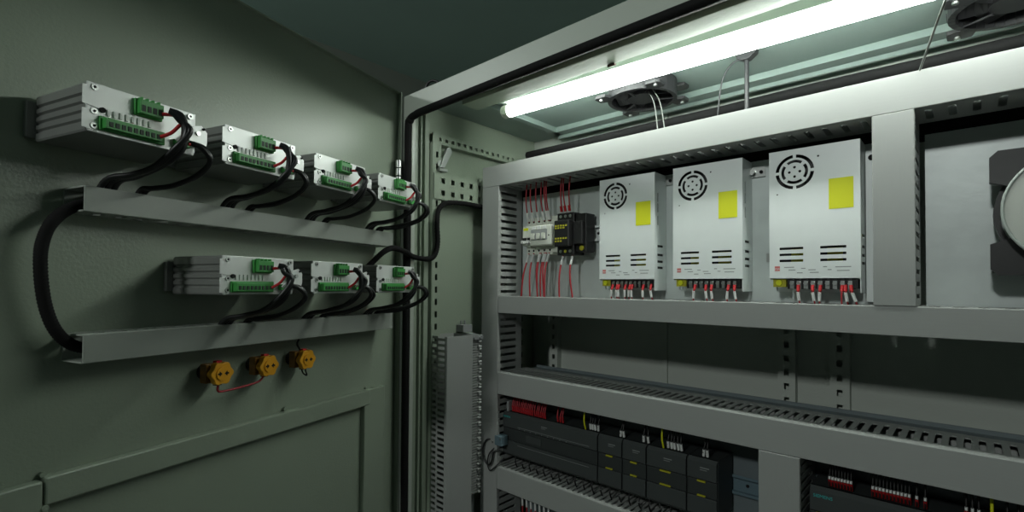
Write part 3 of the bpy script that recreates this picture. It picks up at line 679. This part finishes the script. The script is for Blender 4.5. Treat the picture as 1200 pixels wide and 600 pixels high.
# ================================================================== DRIVES ON THE DOOR
AW, AH, AD = .1095, .0505, .1095
def make_drive():
    fr = DFR @ Matrix.Translation((-.636, 0, .1545)); t = thing('motor_drive', '', 'drive unit', fr)
    b = MB(fr)
    # finned extruded body: profile in xz, extruded along y (0 at door .. -AD)
    def side(sx):
        x0 = 0 if sx < 0 else AW; pts = []; d = 1 if sx < 0 else -1
        zs = [0, .010, .012, .019, .021, .028, .030, .037, .039, .046, .0505]
        out = [(x0+d*.001, 0), (x0, .002)]
        for k, z in enumerate((.0085, .0175, .0265, .0355)):
            out += [(x0, z), (x0+d*.0022, z+.0012), (x0+d*.0022, z+.0026), (x0, z+.0045)]
        out += [(x0, .048), (x0+d*.002, .0505)]
        return out
    L_ = side(-1); R_ = side(1)[::-1]
    pts = L_+R_
    b.prism(pts, -AD+.002, -.008, 'y'); body = b.build('heatsink_body', 'alu', t)
    MB(fr).box(-.008, AW+.003, -.007, 0, .004, AH-.007).build('base_flange', 'alu', t, bevel=.001)
    y = -AD
    fpts = [(0, .0045), (.002, 0), (AW-.002, 0), (AW, .0045), (AW, AH), (0, AH)]
    MB(fr).prism(fpts, y, y+.0022, 'y').build('face_plate', 'face', t, bevel=.0005)
    for (sx, sz) in ((.006, .0455), (.006, .021), (.006, .006), (AW-.007, .0455)):
        MB(fr).cyl((sx, y-.0022, sz), (sx, y, sz), .0032, 10).cyl((sx, y-.0025, sz), (sx, y-.0021, sz), .0014, 6, 1).build('screw', ['steel', 'hole'], t)
    # left corner reinforcement plates
    for sz in (.013, .037): MB(fr).prism([(-.004, sz-.010), (.010, sz-.012), (.016, sz-.004), (.016, sz+.004), (.010, sz+.011), (-.004, sz+.009)], y-.0010, y, 'y').build('corner_plate', 'face', t)
    MB(fr).cyl((.013, y-.003, .024), (.013, y, .024), .0028, 8).build('indicator', 'hole', t)
    # four-way connector
    q = MB(fr).box(.044, .068, y-.010, y, .0305, .0455); q.box(.042, .070, y-.004, y, .0290, .0470)
    for k in range(4): q.box(.0455+k*.0058, .0475+k*.0058, y-.009, y-.001, .0455, .0485)
    cn = q.build('connector', 'green', t, bevel=.0006)
    for k in range(4): MB(fr).box(.0457+k*.0056, .0492+k*.0056, y-.0106, y-.0098, .033, .0395).build('connector_socket', 'darkgreen', cn)
    # eight-way connector
    q = MB(fr).box(.012, .0665, y-.011, y, .0045, .0155).box(.010, .073, y-.004, y, .0030, .0175)
    cn = q.build('connector', 'green', t, bevel=.0006)
    for k in range(9): MB(fr).box(.0150+k*.0057, .0185+k*.0057, y-.0117, y-.0107, .0065, .0115).build('connector_socket', 'darkgreen', cn)
    for k in range(8): MB(fr).box(.0175+k*.0057, .0200+k*.0057, y-.0016, y, .0195, .0262).build('pin_label', 'white', t)
    q = MB(fr).box(.084, .099, y-.009, y, .0055, .0140); q.build('connector', 'green', t, bevel=.0006)
    # right-hand cable bracket
    cbk_ = MB(fr).prism([(AW-.010, .012), (AW+.008, .008), (AW+.011, .016), (AW+.011, .030), (AW+.004, .037), (AW-.006, .034), (AW-.012, .024)], y-.006, y-.0045, 'y').box(AW-.008, AW-.004, y-.005, y, .014, .030)
    cbk = cbk_.build('cable_bracket', 'face', t, bevel=.0004)
    MB(fr).cyl((AW-.001, y-.0085, .026), (AW-.001, y-.006, .026), .0028, 8).build('screw', 'steel', cbk)
    MB(fr).cyl((AW+.006, y-.0075, .033), (AW+.006, y-.006, .033), .0016, 8).build('rivet', 'hole', cbk)
    return t
drive = make_drive()
spots = [(.636, .1545, 'leftmost and nearest finned drive of the upper row on the door'), (.4885, .1545, 'second finned drive from the left in the upper row'),
         (.3395, .1545, 'third finned drive from the left in the upper row'), (.1920, .1545, 'finned drive nearest the hinge in the upper row'),
         (.4885, -.0135, 'leftmost finned drive of the lower row on the door'), (.3425, -.0135, 'middle finned drive of the lower row on the door'), (.1935, -.0135, 'finned drive nearest the hinge in the lower row')]
names = ['leftmost upper', 'second upper', 'third upper', 'fourth upper', 'leftmost lower', 'middle lower', 'rightmost lower']
for i, (s, z, lb) in enumerate(spots):
    o = drive if i == 0 else copy_tree(drive)
    M = DFR @ Matrix.Translation((-s, 0, z)); o.matrix_world = M; o['label'] = lb; o['group'] = 'finned drives on the door'
    random.seed(20+i)
    low = i > 3; zd = -.052 if not low else -.047
    y = -AD
    fr = M
    def J(k=.002): return random.uniform(-k, k)
    def cable(pts, r, lb_, grp, red=None, white=None):
        t = MB(fr).tube(pts, r, 8, 7).build('cable', 'cable'); tag(t, lb_, 'cable', grp)
        if red: MB(fr).tube(red, .0020, 6).build('red_core', 'red', t)
        if white: MB(fr).tube(white, .0017, 6).build('white_core', 'white', t)
    g = 'black cables of the %s drive' % names[i]
    lbA = 'black cable curling from the green connectors of the %s drive down into the trunking' % names[i]
    for k in range(3):
        j = J(.003); cable([(.070+k*.002, y-.016-k*.002, .040-k*.002), (.077+j, y-.022, .036-k*.003), (.0805+j+k*.002, y-.024-k*.002, .020), (.079+j-k*.003, y-.020, -.002), (.071+j-k*.003, y-.004+k*.004, -.018-k*.002), (.064+j-k*.003, -.075, -.030), (.060-k*.006, -.048, -.036), (.057-k*.007, -.030, zd-.012)], .0034 if k else .0038, lbA, g,
              red=[(.066, y-.010, .0355), (.073, y-.014, .0365), (.077+k*.002, y-.016, .036)] if k == 0 else ([(.064, y-.011, .009), (.073, y-.016, .014+k*.002), (.080, y-.019, .026), (.085, y-.021, .032)] if k == 1 else None),
              white=[(.070, y-.012, .0368), (.077, y-.016, .0372)] if k == 0 else ([(.080, y-.012, .010), (.087, y-.017, .018)] if k == 2 else None))
    for k in range(2 + (i in (3, 6))):
        j = J(.003); sw = .010*(i in (3, 6))
        cable([(.098+k*.004, y-.008, .012), (.108+k*.004+sw, y-.014, .008), (.117+j+k*.004+sw, y-.014, -.005), (.115+j+k*.003+sw, y+.004, -.021), (.106+j, -.080, -.032-k*.002), (.099+j-k*.004, -.056, -.036-k*.002), (.094-k*.006, -.040, -.040), (.090-k*.006, -.028, zd-.012)], .0032, 'black cable looping from the right end of the %s drive down into the trunking' % names[i], g+', right end',
              white=[(.098+k*.003, y-.008, .014), (.104+k*.004, y-.0085, .0085)], red=[(.096, y-.009, .010), (.100, y-.0095, .0105)] if k == 0 else None)

# ---- trunking on the door
def ddoor(label, s0, s1, z0, H):
    fr = DFR @ Matrix.Translation((-s0, -.045, z0))
    return duct(label, fr, s0-s1, H, .045, .0235, .0125, .010, .034, m='door_pvc')
ddoor('upper horizontal trunking on the door under the row of four drives', .607, .070, .0805, .029)
ddoor('lower horizontal trunking on the door between the three drives and the yellow sockets', .605, .068, -.0895, .0325)

# big braided cable looping between the two door trunkings, at the left
def dtube(pts, r, name, lb, cat='cable', n=10, sm=10, m='rubber', ridge=0):
    return tag(MB(DFR).tube([D(*p) for p in pts], r, n, sm, ridge=ridge).build(name, m), lb, cat)
dtube([(.550, .022, .094), (.590, .024, .092), (.606, .026, .087), (.619, .028, .078), (.630, .030, .064), (.635, .028, .047), (.637, .028, .029), (.635, .026, .002), (.630, .024, -.026), (.622, .024, -.050), (.610, .024, -.066), (.594, .024, -.074), (.56, .022, -.076)], .0062, 'braided_cable', 'thick black braided cable looping between the left ends of the two door trunkings', sm=14, ridge=.07)
# cable from the door to the cabinet
def hx(s, w_, z): return (DFR @ Vector((-s, -w_, z)))-Vector((0, 0, CZ))
pp = [hx(.128, .020, .030), hx(.113, .030, .048), hx(.103, .045, .066), hx(.085, .050, .076), hx(.064, .05, .077), hx(.03, .05, .071), Vector((-.905, .655, .064)), Vector((-.903, .69, .060)), Vector((-.905, .714, .068)), Vector((-.905, .724, .098)), Vector((-.905, .722, .143)), Vector((-.905, .727, .177)), Vector((-.905, .752, .195)), Vector((-.904, .807, .200)), Vector((-.900, .87, .198)), Vector((-.890, .92, .197))]
tag(MB().tube(pp, .0058, 10, 12, ridge=.07).build('braided_cable', 'rubber'), 'thick black braided cable crossing from the door into the cabinet by the mounting bracket', 'cable')

# ---- sockets / switch backs on the door, below the lower trunking
for i, s in enumerate((.437, .360, .285)):
    fr = DFR @ Matrix.Translation((-s, 0, -.1265))
    t = thing('switch_block', ['leftmost yellow round switch block under the lower door trunking', 'middle yellow round switch block, joined to the leftmost by a red wire', 'yellow round switch block nearest the hinge, with loose black wires'][i], 'switch block', fr, 'yellow switch blocks on the door')
    MB(fr).cyl((0, -.034, 0), (0, 0, 0), .0120, 20).build('body', 'black', t)
    MB(fr).box(-.015, .015, -.026, -.012, -.0135, .0135).build('contact_block', 'amber', t, bevel=.001)
    pts = []
    for k in range(48):
        a0 = 2*math.pi*k/48; rr = .0158+.0013*math.cos(6*a0); pts.append((rr*math.cos(a0), rr*math.sin(a0)))
    MB(fr).prism(pts, -.040, -.030, 'y').build('cap', 'orange', t, bevel=.0008)
    MB(fr).cyl((0, -.0415, 0), (0, -.040, 0), .0098, 24).build('centre_disc', 'orange', t, bevel=.0004)
    for sx in (-1, 1):
        MB(fr).prism([(sx*.0018, .0), (sx*.0055, .0036), (sx*.0060, .0012), (sx*.0082, .0012), (sx*.0082, -.0012), (sx*.0060, -.0012), (sx*.0055, -.0036)], -.0418, -.0412, 'y').build('contact_slot', 'hole', t)
    MB(fr).box(-.004, .004, -.032, -.024, .0125, .0175).build('terminal', 'red', t)
    MB(fr).box(-.004, .004, -.032, -.024, -.0175, -.0125).build('terminal', 'brown', t)
dtube([(.437, .030, -.143), (.437, .030, -.152), (.428, .030, -.154), (.400, .030, -.153), (.372, .030, -.150), (.361, .030, -.141)], .0016, 'red_wire', 'dark red wire joining the two left yellow switch blocks', 'wire', 8, 6, 'redwire')
dtube([(.288, .028, -.142), (.286, .030, -.150), (.278, .030, -.155), (.281, .030, -.146), (.279, .03, -.141)], .0013, 'black_wire', 'loose black wire loop under the yellow switch block nearest the hinge', 'wire', 6, 6)
dtube([(.29, .026, -.110), (.294, .024, -.10), (.287, .022, -.090)], .0016, 'black_wire', 'short black wire above the yellow switch block nearest the hinge', 'wire', 6, 6)
